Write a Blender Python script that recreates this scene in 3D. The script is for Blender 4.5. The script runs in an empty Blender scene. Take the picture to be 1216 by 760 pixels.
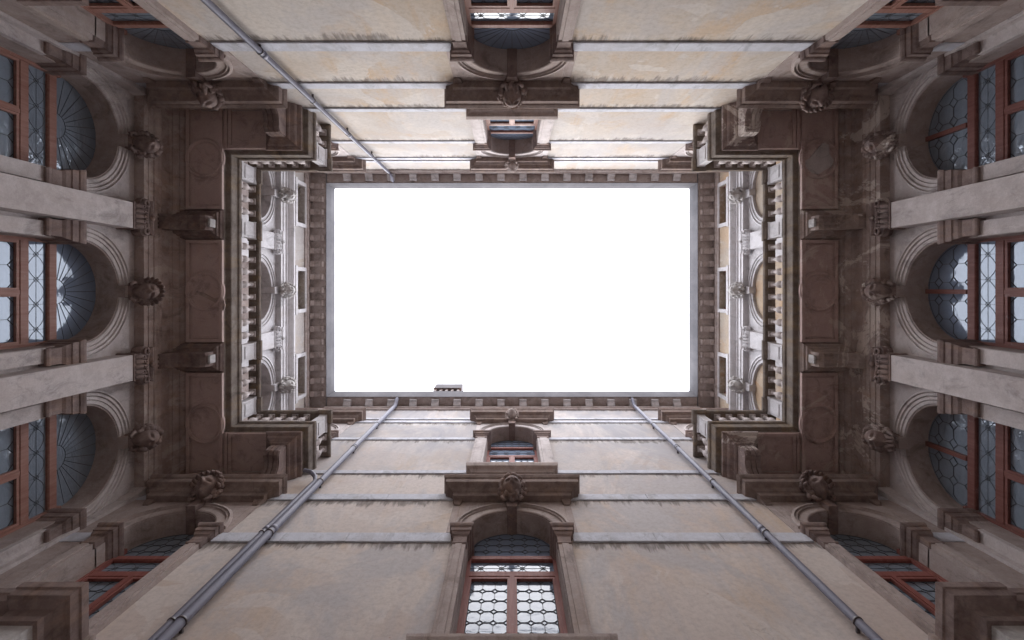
import bpy, bmesh, math, random
from math import pi, sin, cos, radians
from mathutils import Vector, noise

random.seed(7)
scene = bpy.context.scene
C = scene.collection

# ------------------------------------------------------------------ camera, sky, sun, exposure
# The camera stands 1.6 m above the paving and looks straight up; heights below are measured from it.
cam = bpy.data.cameras.new('camera'); camo = bpy.data.objects.new('camera', cam); C.objects.link(camo)
camo.location = (0, -.065, 0); camo.rotation_euler = (pi, 0, 0)
cam.sensor_width = 36; cam.lens = 36 * 640 / 1216
cam.shift_y = -38 / 1216; cam.shift_x = 0
cam.clip_start = .05; cam.clip_end = 2000
scene.camera = camo

world = bpy.data.worlds.new('World'); scene.world = world; world.use_nodes = True
nt = world.node_tree; nt.nodes.clear()
sky = nt.nodes.new('ShaderNodeTexSky'); sky.sky_type = 'NISHITA'; sky.sun_disc = False
sky.sun_elevation = radians(62); sky.sun_rotation = radians(180)
sky.dust_density = 4; sky.air_density = 1
mixw = nt.nodes.new('ShaderNodeMix'); mixw.data_type = 'RGBA'
mixw.inputs[0].default_value = .9
mixw.inputs[7].default_value = (8.9, 9.15, 9.9, 1)          # the flat white overcast
nt.links.new(sky.outputs[0], mixw.inputs[6])
bgn = nt.nodes.new('ShaderNodeBackground'); bgn.inputs[1].default_value = .115
# an overcast sky is three times as bright overhead as at the horizon: (1 + 2 sin h) / 3
tcw = nt.nodes.new('ShaderNodeTexCoord'); spw = nt.nodes.new('ShaderNodeSeparateXYZ'); nt.links.new(tcw.outputs['Generated'], spw.inputs[0])
mrw = nt.nodes.new('ShaderNodeMapRange'); nt.links.new(spw.outputs[2], mrw.inputs[0])
mrw.inputs[1].default_value = 0; mrw.inputs[2].default_value = 1; mrw.inputs[3].default_value = .3; mrw.inputs[4].default_value = 1
scw = nt.nodes.new('ShaderNodeVectorMath'); scw.operation = 'SCALE'
nt.links.new(mixw.outputs[2], scw.inputs[0]); nt.links.new(mrw.outputs[0], scw.inputs['Scale'])
nt.links.new(scw.outputs[0], bgn.inputs[0])
wo = nt.nodes.new('ShaderNodeOutputWorld'); nt.links.new(bgn.outputs[0], wo.inputs[0])

sun = bpy.data.lights.new('sun', 'SUN'); sun.energy = .5; sun.angle = radians(40); sun.color = (1, .95, .88)
suno = bpy.data.objects.new('sun', sun); C.objects.link(suno); suno.location = (0, 6, 30)
suno.rotation_euler = Vector((0.05, -.47, -.88)).to_track_quat('-Z', 'Y').to_euler()

scene.view_settings.view_transform = 'Standard'; scene.view_settings.look = 'None'
scene.view_settings.gamma = 1; scene.view_settings.exposure = 2.9
scene.cycles.max_bounces = 10; scene.cycles.diffuse_bounces = 7

GROUND = -1.6
YW = 4.0       # the plain walls, top and bottom of the picture
XL = 7.43      # the ornate lower walls, left and right
XU = 6.90      # their upper storeys

# ------------------------------------------------------------------ materials
def newmat(name):
    m = bpy.data.materials.new(name); m.use_nodes = True
    n = m.node_tree; n.nodes.clear()
    out = n.nodes.new('ShaderNodeOutputMaterial'); b = n.nodes.new('ShaderNodeBsdfPrincipled')
    n.links.new(b.outputs[0], out.inputs[0]); b.inputs['Specular IOR Level'].default_value = .12
    return m, n, b
def noise_node(n, coord, scale, detail=6, rough=.6, stretch=(1, 1, 1), dist=0):
    mp = n.nodes.new('ShaderNodeMapping'); mp.inputs['Scale'].default_value = stretch
    n.links.new(coord, mp.inputs[0])
    t = n.nodes.new('ShaderNodeTexNoise'); t.inputs['Scale'].default_value = scale
    t.inputs['Detail'].default_value = detail; t.inputs['Roughness'].default_value = rough
    t.inputs['Distortion'].default_value = dist
    n.links.new(mp.outputs[0], t.inputs[0]); return t.outputs[0]
def ramp(n, src, stops, interp='LINEAR'):
    r = n.nodes.new('ShaderNodeValToRGB'); r.color_ramp.interpolation = interp
    e = r.color_ramp.elements
    while len(e) < len(stops): e.new(.5)
    for el, (p, c) in zip(e, stops):
        el.position = p; el.color = (c, c, c, 1) if not hasattr(c, '__len__') else (*c, 1)
    n.links.new(src, r.inputs[0]); return r.outputs[0]
def mix(n, fac, a, b, mode='MIX'):
    m = n.nodes.new('ShaderNodeMix'); m.data_type = 'RGBA'; m.blend_type = mode
    for s, v in ((0, fac), (6, a), (7, b)):
        if hasattr(v, 'is_linked'): n.links.new(v, m.inputs[s])
        elif hasattr(v, '__len__'): m.inputs[s].default_value = (*v, 1)
        else: m.inputs[s].default_value = v
    return m.outputs[2]
def mth(n, op, a, b=0):
    m = n.nodes.new('ShaderNodeMath'); m.operation = op
    for s, v in ((0, a), (1, b)):
        if hasattr(v, 'is_linked'): n.links.new(v, m.inputs[s])
        else: m.inputs[s].default_value = v
    return m.outputs[0]
def bump(n, b, h, strength, dist=.01, bevel=0):
    bp = n.nodes.new('ShaderNodeBump'); bp.inputs['Strength'].default_value = strength
    bp.inputs['Distance'].default_value = dist; n.links.new(h, bp.inputs['Height'])
    if bevel:
        bv = n.nodes.new('ShaderNodeBevel'); bv.samples = 3; bv.inputs['Radius'].default_value = bevel
        n.links.new(bv.outputs[0], bp.inputs['Normal'])
    n.links.new(bp.outputs[0], b.inputs['Normal'])
def wpos(n):
    return n.nodes.new('ShaderNodeNewGeometry').outputs['Position']

def stone(name, base, dark, light, stain=(.42, .33, .25), stain_amt=.35, salts=0.0, bevel=.008):
    m, n, b = newmat(name); p = wpos(n)
    big = noise_node(n, p, .9, 5, .62)
    mid = noise_node(n, p, 5, 7, .68)
    fine = noise_node(n, p, 45, 5, .7)
    c = mix(n, ramp(n, big, [(.3, 0), (.7, 1)]), dark, base)
    c = mix(n, ramp(n, mid, [(.42, 0), (.72, .75)]), c, light)
    run = noise_node(n, p, 1.6, 6, .7, (2.2, 2.2, .35))
    c = mix(n, mth(n, 'MULTIPLY', ramp(n, run, [(.5, 0), (.68, 1)]), stain_amt), c, stain)
    grime = noise_node(n, p, 2.6, 8, .75, (1, 1, .5), .6)
    c = mix(n, ramp(n, grime, [(.52, 0), (.66, .55)]), c, tuple(v * .38 for v in dark))
    if salts:
        s = noise_node(n, p, .75, 9, .72, (1, 1, .8), 1.6)
        c = mix(n, mth(n, 'MULTIPLY', ramp(n, s, [(.54, 0), (.575, 1)]), salts), c, (.72, .64, .58))
    c = mix(n, ramp(n, fine, [(.3, .28), (.75, 0)]), c, tuple(v * .45 for v in dark))
    cr = n.nodes.new('ShaderNodeTexVoronoi'); cr.feature = 'DISTANCE_TO_EDGE'; cr.inputs['Scale'].default_value = .75
    wn = n.nodes.new('ShaderNodeTexNoise'); wn.inputs['Scale'].default_value = 1.8; wn.inputs['Detail'].default_value = 7; n.links.new(p, wn.inputs[0])
    wa = n.nodes.new('ShaderNodeMix'); wa.data_type = 'VECTOR'; wa.inputs[0].default_value = .45; n.links.new(p, wa.inputs[4]); n.links.new(wn.outputs['Color'], wa.inputs[5]); n.links.new(wa.outputs[1], cr.inputs[0])
    c = mix(n, mth(n, 'MULTIPLY', ramp(n, cr.outputs[0], [(0, 1), (.005, 0)]), ramp(n, big, [(.48, 0), (.6, .4)])), c, tuple(v * .4 for v in dark))
    n.links.new(c, b.inputs['Base Color'])
    b.inputs['Roughness'].default_value = .88
    h = mth(n, 'ADD', mth(n, 'MULTIPLY', mid, .7), mth(n, 'MULTIPLY', fine, .35))
    bump(n, b, h, .55, .02, bevel)
    return m

BANDS = [8.62, 10.3, 11.78, 14.38, 16.2]
def plaster(name, base, light, warm, grey, drip=.6, brick=.0, high=.35):
    m, n, b = newmat(name); p = wpos(n)
    big = noise_node(n, p, .38, 7, .62, (1, 1, .8), .8)
    mid = noise_node(n, p, .9, 9, .62, (1, 1, .6), .6)
    fine = noise_node(n, p, 26, 6, .7)
    c = mix(n, ramp(n, big, [(.4, 0), (.6, 1)]), base, light)
    c = mix(n, ramp(n, mid, [(.5, 0), (.62, .5)]), c, warm)
    c = mix(n, ramp(n, noise_node(n, p, 1.1, 6, .66, (1.6, 1.6, .16), .3), [(.56, 0), (.68, .75)]), c, warm)
    patch = noise_node(n, p, .42, 6, .55, (1, 1, .8), 1.8)
    c = mix(n, ramp(n, patch, [(.53, 0), (.537, .8)]), c, light)          # repaired patches with an edge
    c = mix(n, ramp(n, noise_node(n, p, .55, 8, .7, (1, 1, .6), 1), [(.49, 0), (.58, .6)]), c, grey)
    streak = noise_node(n, p, 1.6, 8, .72, (2.4, 2.4, .2), .3)
    c = mix(n, ramp(n, streak, [(.5, 0), (.7, .35)]), c, grey)
    mott = noise_node(n, p, 11, 8, .75)
    c = mix(n, ramp(n, mott, [(.35, .35), (.55, 0)]), c, tuple(v * .55 for v in base))
    crack = n.nodes.new('ShaderNodeTexVoronoi'); crack.feature = 'DISTANCE_TO_EDGE'; crack.inputs['Scale'].default_value = .8
    wob = n.nodes.new('ShaderNodeVectorMath'); wob.operation = 'ADD'; n.links.new(p, wob.inputs[0])
    wn = n.nodes.new('ShaderNodeTexNoise'); wn.inputs['Scale'].default_value = 1.4; wn.inputs['Detail'].default_value = 6; n.links.new(p, wn.inputs[0])
    ws = n.nodes.new('ShaderNodeVectorMath'); ws.operation = 'SCALE'; ws.inputs['Scale'].default_value = 1.3; n.links.new(wn.outputs['Color'], ws.inputs[0]); n.links.new(ws.outputs[0], wob.inputs[1])
    n.links.new(wob.outputs[0], crack.inputs[0])
    c = mix(n, mth(n, 'MULTIPLY', ramp(n, crack.outputs[0], [(0, 1), (.006, 0)]), ramp(n, big, [(.5, 0), (.58, .45)])), c, tuple(v * .5 for v in base))
    # dark rain drips that start at each string course and run down
    sep = n.nodes.new('ShaderNodeSeparateXYZ'); n.links.new(p, sep.inputs[0]); z = sep.outputs[2]
    # upper plaster greyed by height: weathering, plus darkening painted in against the strong skylight
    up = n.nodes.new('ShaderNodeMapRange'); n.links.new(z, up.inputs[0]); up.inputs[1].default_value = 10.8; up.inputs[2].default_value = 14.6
    weather_dim = ramp(n, noise_node(n, p, .8, 9, .7, (1, 1, .5), .6), [(.34, .15), (.58, 1)])
    c = mix(n, mth(n, 'MULTIPLY', mth(n, 'MULTIPLY', up.outputs[0], weather_dim), high), c, tuple(v * .72 for v in grey))
    tot = None
    for zb in BANDS + [18.0]:
        d = mth(n, 'SUBTRACT', zb, z)                       # metres below the course
        mr = n.nodes.new('ShaderNodeMapRange'); n.links.new(d, mr.inputs[0])
        mr.inputs[1].default_value = 0; mr.inputs[2].default_value = .55
        mr.inputs[3].default_value = 1; mr.inputs[4].default_value = 0
        gate = mth(n, 'GREATER_THAN', d, 0)
        v = mth(n, 'MULTIPLY', mr.outputs[0], gate)
        tot = v if tot is None else mth(n, 'MAXIMUM', tot, v)
    dr = noise_node(n, p, 2.6, 9, .78, (3.2, 3.2, .3))
    dm = mth(n, 'MULTIPLY', ramp(n, mth(n, 'ADD', mth(n, 'MULTIPLY', tot, mth(n, 'MULTIPLY', noise_node(n, p, .9, 3, .5), .75)), mth(n, 'MULTIPLY', dr, .8)), [(.64, 0), (.74, 1)]), drip)
    c = mix(n, dm, c, (.14, .12, .11))
    dr2 = noise_node(n, p, 4.1, 5, .6, (2.6, 2.6, .1))
    dm2 = mth(n, 'MULTIPLY', ramp(n, mth(n, 'ADD', mth(n, 'MULTIPLY', tot, .3), mth(n, 'MULTIPLY', dr2, .8)), [(.62, 0), (.8, 1)]), .45)
    c = mix(n, dm2, c, (.72, .68, .66))
    if brick:
        bn = noise_node(n, p, 1.1, 8, .75, (1, 1, 2.2), .8)
        c = mix(n, ramp(n, bn, [(.7, 0), (.715, brick)]), c, (.3, .13, .08))
    c = mix(n, ramp(n, fine, [(.3, .2), (.7, 0)]), c, tuple(v * .5 for v in base))
    n.links.new(c, b.inputs['Base Color']); b.inputs['Roughness'].default_value = .92
    bump(n, b, mth(n, 'ADD', mth(n, 'MULTIPLY', mid, .8), mth(n, 'MULTIPLY', fine, .25)), .35, .02)
    return m

MAT = {}
MAT['brown'] = stone('brown_stone', (.25, .185, .168), (.16, .115, .105), (.36, .285, .26), (.42, .26, .17), .35)
MAT['brown_salt'] = stone('brown_stone_salts', (.27, .205, .19), (.18, .13, .12), (.38, .31, .285), (.42, .27, .19), .3, .75)
MAT['frieze_salt'] = stone('frieze_stone_salts', (.4, .32, .29), (.28, .21, .19), (.5, .43, .39), (.5, .34, .24), .4, .75)
MAT['soffit'] = stone('soffit_stone', (.56, .43, .395), (.46, .34, .31), (.58, .45, .41), (.56, .38, .28), .3)
MAT['soffit_salt'] = stone('soffit_stone_salts', (.54, .4, .365), (.44, .315, .285), (.58, .45, .42), (.56, .39, .3), .3, .45)
MAT['frieze'] = stone('frieze_stone', (.42, .33, .3), (.3, .22, .2), (.52, .44, .4), (.5, .34, .24), .4, .25)
MAT['surround'] = stone('surround_stone', (.42, .345, .32), (.31, .25, .23), (.5, .43, .4), (.42, .3, .22), .3)
MAT['shelf'] = stone('shelf_stone', (.27, .2, .175), (.17, .125, .11), (.36, .29, .26), (.3, .2, .13), .35)
MAT['grey'] = stone('grey_stone', (.56, .5, .485), (.44, .385, .37), (.66, .61, .6), (.5, .4, .34), .2)
MAT['pale'] = stone('pale_stone', (.62, .6, .61), (.48, .455, .46), (.7, .68, .7), (.36, .3, .26), .3)
MAT['white'] = stone('white_stone', (.62, .6, .6), (.36, .33, .31), (.72, .71, .7), (.3, .24, .19), .4)
MAT['band'] = stone('band_stone', (.59, .6, .66), (.46, .455, .49), (.68, .69, .75), (.4, .34, .3), .3)
MAT['rail'] = stone('rail_stone', (.2, .165, .14), (.12, .095, .08), (.3, .26, .23), (.3, .2, .1), .5)
MAT['cornice'] = stone('cornice_stone', (.44, .37, .345), (.32, .26, .24), (.52, .46, .44), (.2, .15, .12), .35)
MAT['plaster_cream'] = plaster('cream_plaster', (.5, .42, .345), (.6, .55, .5), (.54, .37, .22), (.48, .455, .455), .75, 0, .6)  # high: upper plaster darkened to hold down the bright strip under the eaves
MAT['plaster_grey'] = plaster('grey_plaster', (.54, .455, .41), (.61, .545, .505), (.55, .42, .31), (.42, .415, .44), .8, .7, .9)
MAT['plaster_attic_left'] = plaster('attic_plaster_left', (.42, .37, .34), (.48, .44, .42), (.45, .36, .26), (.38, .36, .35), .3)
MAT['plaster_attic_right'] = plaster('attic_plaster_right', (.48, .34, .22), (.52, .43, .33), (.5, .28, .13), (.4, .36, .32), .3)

def wood(name, c0, c1):
    m, n, b = newmat(name); p = wpos(n)
    g = noise_node(n, p, 3, 8, .7, (6, 6, .6)); w = noise_node(n, p, 9, 6, .7)
    c = mix(n, ramp(n, g, [(.35, 0), (.7, 1)]), c0, c1)
    c = mix(n, ramp(n, w, [(.6, 0), (.75, .5)]), c, (.35, .28, .26))
    n.links.new(c, b.inputs['Base Color']); b.inputs['Roughness'].default_value = .5
    bump(n, b, g, .3, .004); return m
MAT['wood_orange'] = wood('orange_brown_wood', (.25, .12, .092), (.34, .195, .16))
MAT['wood_brown'] = wood('dark_brown_wood', (.15, .06, .05), (.22, .1, .085))
MAT['wood_red'] = wood('red_brown_wood', (.21, .07, .06), (.29, .12, .1))
MAT['shutter'] = wood('grey_brown_shutter', (.2, .165, .13), (.26, .22, .17))

def glass(name, tint, wav, ior, rough=.04):
    m, n, b = newmat(name); p = wpos(n)
    w = noise_node(n, p, 3.0, 3, .5, (1, 1, 2.2), 1.0); w2 = noise_node(n, p, 28, 3, .5)
    dust = noise_node(n, p, 3, 6, .7)
    n.links.new(mix(n, ramp(n, dust, [(.4, 0), (.8, .5)]), tint, tuple(v * 1.5 for v in tint)), b.inputs['Base Color'])
    b.inputs['Roughness'].default_value = rough; b.inputs['IOR'].default_value = ior; b.inputs['Specular IOR Level'].default_value = .5; b.inputs['Specular Tint'].default_value = (.82, .9, 1, 1)
    bump(n, b, mth(n, 'ADD', w, mth(n, 'MULTIPLY', w2, .12)), wav, .05); return m
MAT['glass'] = glass('old_leaded_glass', (.17, .21, .28), .06, 1.4)
MAT['glass_side'] = glass('old_leaded_glass_side', (.17, .21, .28), .06, 1.6)
MAT['glass_wavy'] = glass('rippled_glass', (.19, .225, .27), .45, 1.9)
m, n, b = newmat('lead'); b.inputs['Base Color'].default_value = (.085, .09, .1, 1); b.inputs['Roughness'].default_value = .6; b.inputs['Metallic'].default_value = .3; MAT['lead'] = m

def metal(name, base, spot, rough=.45, spec=.3):
    m, n, b = newmat(name); p = wpos(n)
    g = noise_node(n, p, 1.2, 7, .7, (1, 1, .5)); f = noise_node(n, p, 20, 5, .7)
    c = mix(n, ramp(n, g, [(.35, 0), (.7, 1)]), base, spot)
    c = mix(n, ramp(n, f, [(.62, 0), (.72, .4)]), c, (.1, .08, .09))
    n.links.new(c, b.inputs['Base Color']); b.inputs['Roughness'].default_value = rough; b.inputs['Specular IOR Level'].default_value = spec
    return m
MAT['pipe'] = metal('painted_pipe', (.15, .15, .195), (.2, .195, .235), .5, .12)
MAT['iron'] = metal('dark_iron', (.06, .055, .06), (.1, .08, .08))
MAT['gutter'] = metal('zinc_gutter', (.13, .128, .136), (.19, .186, .195), .95, 0)

m, n, b = newmat('roof_tile'); p = wpos(n)
wv = n.nodes.new('ShaderNodeTexWave'); wv.inputs['Scale'].default_value = 2.4; n.links.new(p, wv.inputs[0])
n.links.new(mix(n, noise_node(n, p, 4), (.32, .14, .08), (.42, .24, .15)), b.inputs['Base Color']); bump(n, b, wv.outputs[1], .8, .05); MAT['tile'] = m
m, n, b = newmat('chimney_brick'); p = wpos(n)
bt = n.nodes.new('ShaderNodeTexBrick'); bt.inputs['Scale'].default_value = 4; bt.inputs['Color1'].default_value = (.07, .025, .018, 1)
bt.inputs['Color2'].default_value = (.05, .025, .02, 1); bt.inputs['Mortar'].default_value = (.08, .07, .065, 1)
mp = n.nodes.new('ShaderNodeMapping'); mp.inputs['Rotation'].default_value = (pi / 2, 0, 0); n.links.new(p, mp.inputs[0]); n.links.new(mp.outputs[0], bt.inputs[0])
n.links.new(bt.outputs[0], b.inputs['Base Color']); MAT['brick'] = m
m, n, b = newmat('paving_stone'); p = wpos(n)
bt = n.nodes.new('ShaderNodeTexBrick'); bt.inputs['Scale'].default_value = 1.2; bt.inputs['Color1'].default_value = (.68, .63, .6, 1)
bt.inputs['Color2'].default_value = (.72, .68, .65, 1); bt.inputs['Mortar'].default_value = (.12, .11, .1, 1); bt.inputs['Mortar Size'].default_value = .012
n.links.new(p, bt.inputs[0]); n.links.new(mix(n, mth(n, 'MULTIPLY', noise_node(n, p, 3), .6), bt.outputs[0], (.4, .37, .35)), b.inputs['Base Color']); MAT['paving'] = m

# ------------------------------------------------------------------ mesh helper
class G:
    def __init__(s): s.v = []; s.f = []; s.sm = []
    def add(s, vs, fs, smooth=False):
        o = len(s.v); s.v += [tuple(v) for v in vs]
        for f in fs: s.f.append(tuple(i + o for i in f)); s.sm.append(smooth)
        return s
    def box(s, x0, x1, y0, y1, z0, z1):
        v = [(x, y, z) for z in (z0, z1) for x, y in ((x0, y0), (x1, y0), (x1, y1), (x0, y1))]
        return s.add(v, [(0, 3, 2, 1), (4, 5, 6, 7), (0, 1, 5, 4), (1, 2, 6, 5), (2, 3, 7, 6), (3, 0, 4, 7)])
    def stack(s, x0, x1, y0, y1, rings):                 # moulded block: (z, offset) rings, back plane y0 stays
        v = []
        for z, o in rings: v += [(x0 - o, y0, z), (x1 + o, y0, z), (x1 + o, y1 + o, z), (x0 - o, y1 + o, z)]
        f = []
        k = len(rings)
        for i in range(k - 1):
            for j in range(4):
                a = 4 * i + j; b = 4 * i + (j + 1) % 4
                f.append((a, b, b + 4, a + 4))
        f += [(3, 2, 1, 0), (4 * k - 4, 4 * k - 3, 4 * k - 2, 4 * k - 1)]
        return s.add(v, f)
    def prof(s, x0, x1, pts, ends=True):                 # (y, z) polygon extruded along x
        k = len(pts)
        v = [(x0, y, z) for y, z in pts] + [(x1, y, z) for y, z in pts]
        f = [(i, (i + 1) % k, (i + 1) % k + k, i + k) for i in range(k)]
        if ends: f += [tuple(range(k - 1, -1, -1)), tuple(range(k, 2 * k))]
        return s.add(v, f)
    def profy(s, y0, y1, pts):                           # (x, z) polygon extruded along y
        k = len(pts)
        v = [(x, y0, z) for x, z in pts] + [(x, y1, z) for x, z in pts]
        f = [(i, (i + 1) % k, (i + 1) % k + k, i + k) for i in range(k)]
        f += [tuple(range(k - 1, -1, -1)), tuple(range(k, 2 * k))]
        return s.add(v, f)
    def arc(s, cx, cz, pts, a0=0, a1=pi, n=28):          # (r, y) polygon swept round a centre in the wall plane
        k = len(pts); v = []; f = []
        for i in range(n + 1):
            a = a0 + (a1 - a0) * i / n
            v += [(cx + r * cos(a), y, cz + r * sin(a)) for r, y in pts]
        for i in range(n):
            for j in range(k):
                a = i * k + j; b = i * k + (j + 1) % k
                f.append((a, b, b + k, a + k))
        f += [tuple(range(k)), tuple(range(n * k + k - 1, n * k - 1, -1))]
        return s.add(v, f)
    def ring_h(s, cx, cy, z, pts, n=40, sx=1):           # (r, dz) polygon round a vertical axis
        k = len(pts); v = []; f = []
        for i in range(n):
            a = 2 * pi * i / n
            v += [(cx + r * cos(a) * sx, cy + r * sin(a), z + dz) for r, dz in pts]
        for i in range(n):
            for j in range(k):
                a = i * k + j; b = i * k + (j + 1) % k; q = (i + 1) % n * k
                f.append((a, b, q + (j + 1) % k, q + j))
        return s.add(v, f)
    def lathe(s, cx, cy, pts, n=12):                     # (r, z) outline
        v = []; f = []
        for r, z in pts: v += [(cx + r * cos(2 * pi * i / n), cy + r * sin(2 * pi * i / n), z) for i in range(n)]
        for j in range(len(pts) - 1):
            for i in range(n):
                a = j * n + i; b = j * n + (i + 1) % n
                f.append((a, b, b + n, a + n))
        s.add(v, f, True)
        s.add(v[:n], [tuple(range(n - 1, -1, -1))]); s.add(v[-n:], [tuple(range(n))])
        return s
    def tube(s, pts, r, n=10, smooth=True):
        pts = [Vector(p) for p in pts]; v = []; f = []
        for i, p in enumerate(pts):
            d = (pts[min(i + 1, len(pts) - 1)] - pts[max(i - 1, 0)]).normalized()
            a = d.cross(Vector((0, 0, 1)))
            if a.length < .05: a = d.cross(Vector((0, 1, 0)))
            a.normalize(); b = d.cross(a)
            rr = r[i] if hasattr(r, '__len__') else r
            v += [p + (a * cos(2 * pi * k / n) + b * sin(2 * pi * k / n)) * rr for k in range(n)]
        for j in range(len(pts) - 1):
            for i in range(n):
                a = j * n + i; b = j * n + (i + 1) % n
                f.append((a, b, b + n, a + n))
        s.add(v, f, smooth)
        s.add(v[:n], [tuple(range(n - 1, -1, -1))]); s.add(v[-n:], [tuple(range(n))])
        return s
    def blob(s, c, r, n=8, m=6, jit=0):
        v = []; f = []
        for j in range(m + 1):
            t = pi * j / m
            for i in range(n):
                a = 2 * pi * i / n; q = 1 + random.uniform(-jit, jit)
                v.append((c[0] + r[0] * q * sin(t) * cos(a), c[1] + r[1] * q * sin(t) * sin(a), c[2] + r[2] * cos(t)))
        for j in range(m):
            for i in range(n):
                a = j * n + i; b = j * n + (i + 1) % n
                f.append((a, b, b + n, a + n))
        return s.add(v, f, True)
    def mesh(s, name, mat):
        me = bpy.data.meshes.new(name); me.from_pydata(s.v, [], s.f)
        bm = bmesh.new(); bm.from_mesh(me); bmesh.ops.recalc_face_normals(bm, faces=bm.faces); bm.to_mesh(me); bm.free()
        me.polygons.foreach_set('use_smooth', s.sm); me.materials.append(MAT[mat]); me.update()
        return me

CACHE = {}
def part(name, builder, mat, parent, loc=(0, 0, 0), key=None, scale=None, label=None):
    """link one mesh object; builder is a G or a function returning one, cached by key"""
    k = (key, mat) if key is not None else None
    if k in CACHE and k is not None: me = CACHE[k]
    else:
        g = builder() if callable(builder) else builder
        me = g.mesh(name, mat)
        if k is not None: CACHE[k] = me
    o = bpy.data.objects.new(name, me); C.objects.link(o); o.parent = parent; o.location = loc
    if scale: o.scale = scale
    if label: o['label'] = label
    return o
def thing(name, label, cat, loc, rz=0, group=None):
    o = bpy.data.objects.new(name, None); C.objects.link(o); o.location = loc; o.rotation_euler = (0, 0, rz)
    o.empty_display_size = .3; o['label'] = label; o['category'] = cat
    if group: o['group'] = group
    return o

# ------------------------------------------------------------------ ornament
def head_mesh(seed, style):
    """carved keystone mask looking along +y, about .5 high, centre of the face at the origin"""
    rnd = random.Random(seed)
    def build():
        g = G(); n, m = 36, 30; v = []; f = []
        def bumpf(x, z, cx, cz, sx, sz): return math.exp(-((x - cx) / sx) ** 2 - ((z - cz) / sz) ** 2)
        for j in range(m + 1):
            t = pi * j / m
            for i in range(n):
                a = 2 * pi * i / n
                x = .15 * sin(t) * cos(a); y = .17 * sin(t) * sin(a); z = .215 * cos(t)
                if z < 0: x *= 1 - .28 * (-z / .215)
                if y > 0:
                    d = 0
                    d += .07 * bumpf(x, z, 0, -.005, .022, .05) + .03 * bumpf(x, z, 0, -.04, .038, .02)      # nose
                    d += .03 * bumpf(x, z, .055, .055, .05, .014) + .03 * bumpf(x, z, -.055, .055, .05, .014)  # brows
                    d -= .04 * (bumpf(x, z, .055, .022, .03, .018) + bumpf(x, z, -.055, .022, .03, .018))      # sockets
                    d += .018 * (bumpf(x, z, .055, .02, .016, .011) + bumpf(x, z, -.055, .02, .016, .011))     # eyeballs
                    d += .02 * (bumpf(x, z, .075, -.035, .03, .03) + bumpf(x, z, -.075, -.035, .03, .03))      # cheeks
                    d += .025 * bumpf(x, z, 0, -.082, .045, .011) + .028 * bumpf(x, z, 0, -.112, .035, .012)   # lips
                    d -= .05 * bumpf(x, z, 0, -.097, .038, .008)
                    d += .03 * bumpf(x, z, 0, -.165, .04, .03)                                                 # chin
                    y += d * 1.45
                v.append((x, y, z))
        for j in range(m):
            for i in range(n):
                a = j * n + i; b = j * n + (i + 1) % n
                f.append((a, b, b + n, a + n))
        g.add(v, f, True)
        # hair: locks and curls round the face
        for k in range(30):
            a = radians(-35 + 250 * k / 29)
            for lay in range(2):
                R = .165 + .03 * lay + rnd.uniform(-.01, .015)
                c = (R * cos(a), -.01 - .05 * lay + rnd.uniform(-.02, .04), .02 + (R + .05) * sin(a))
                q = rnd.uniform(.022, .05)
                g.blob(c, (q, q * 1.1, q * 1.15), 8, 6, .12)
        if style == 'beard':
            for k in range(26):
                x = rnd.uniform(-.1, .1); z = -.16 - rnd.uniform(0, .14) * (1 - abs(x) * 4)
                q = rnd.uniform(.022, .038); g.blob((x, .07 + rnd.uniform(-.03, .05), z), (q * .8, q, q * 1.6), 7, 6, .15)
        if style == 'leaf':
            for k in range(11):
                a = radians(-10 + 200 * k / 10); R0 = .14; R1 = .22
                g.tube([(R0 * cos(a), 0, .03 + R0 * sin(a)), ((R0 + .06) * cos(a), .05, .03 + (R0 + .07) * sin(a)),
                        (R1 * cos(a), .1, .03 + R1 * sin(a)), ((R1 - .02) * cos(a), .15, .03 + (R1 - .02) * sin(a))], [.03, .04, .032, .01], 7)
        # bib of scrolls below the chin that ties the head to the keystone
        g.stack(-.1, .1, -.22, -.02, [(-.34, -.04), (-.3, .0), (-.2, .02), (.12, .03), (.17, .0)])
        for sx in (-1, 1):
            g.tube([(sx * .12, -.02, -.12), (sx * .15, .03, -.2), (sx * .12, .05, -.27), (sx * .07, .05, -.25), (sx * .08, .05, -.21)], [.03, .034, .03, .024, .016], 7)
        return g
    return build

def spiral(g, cx, cz, y0, y1, R, sgn, turns=1.6, w=.028):
    pts = []
    for i in range(26):
        t = i / 25; a = -pi / 2 + sgn * (2 * pi * turns * t); r = R * (1 - .82 * t)
        pts.append((cx + r * cos(a), (y0 + y1) / 2 + (y1 - y0) * (.4 * t), cz + r * sin(a)))
    g.tube(pts, [w * (1 - .35 * i / 25) for i in range(26)], 6)
    g.profy(y0, (y0 + y1) / 2 + .01, [(cx + R * .97 * cos(a * pi / 8), cz + R * .97 * sin(a * pi / 8)) for a in range(16)])

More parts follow.
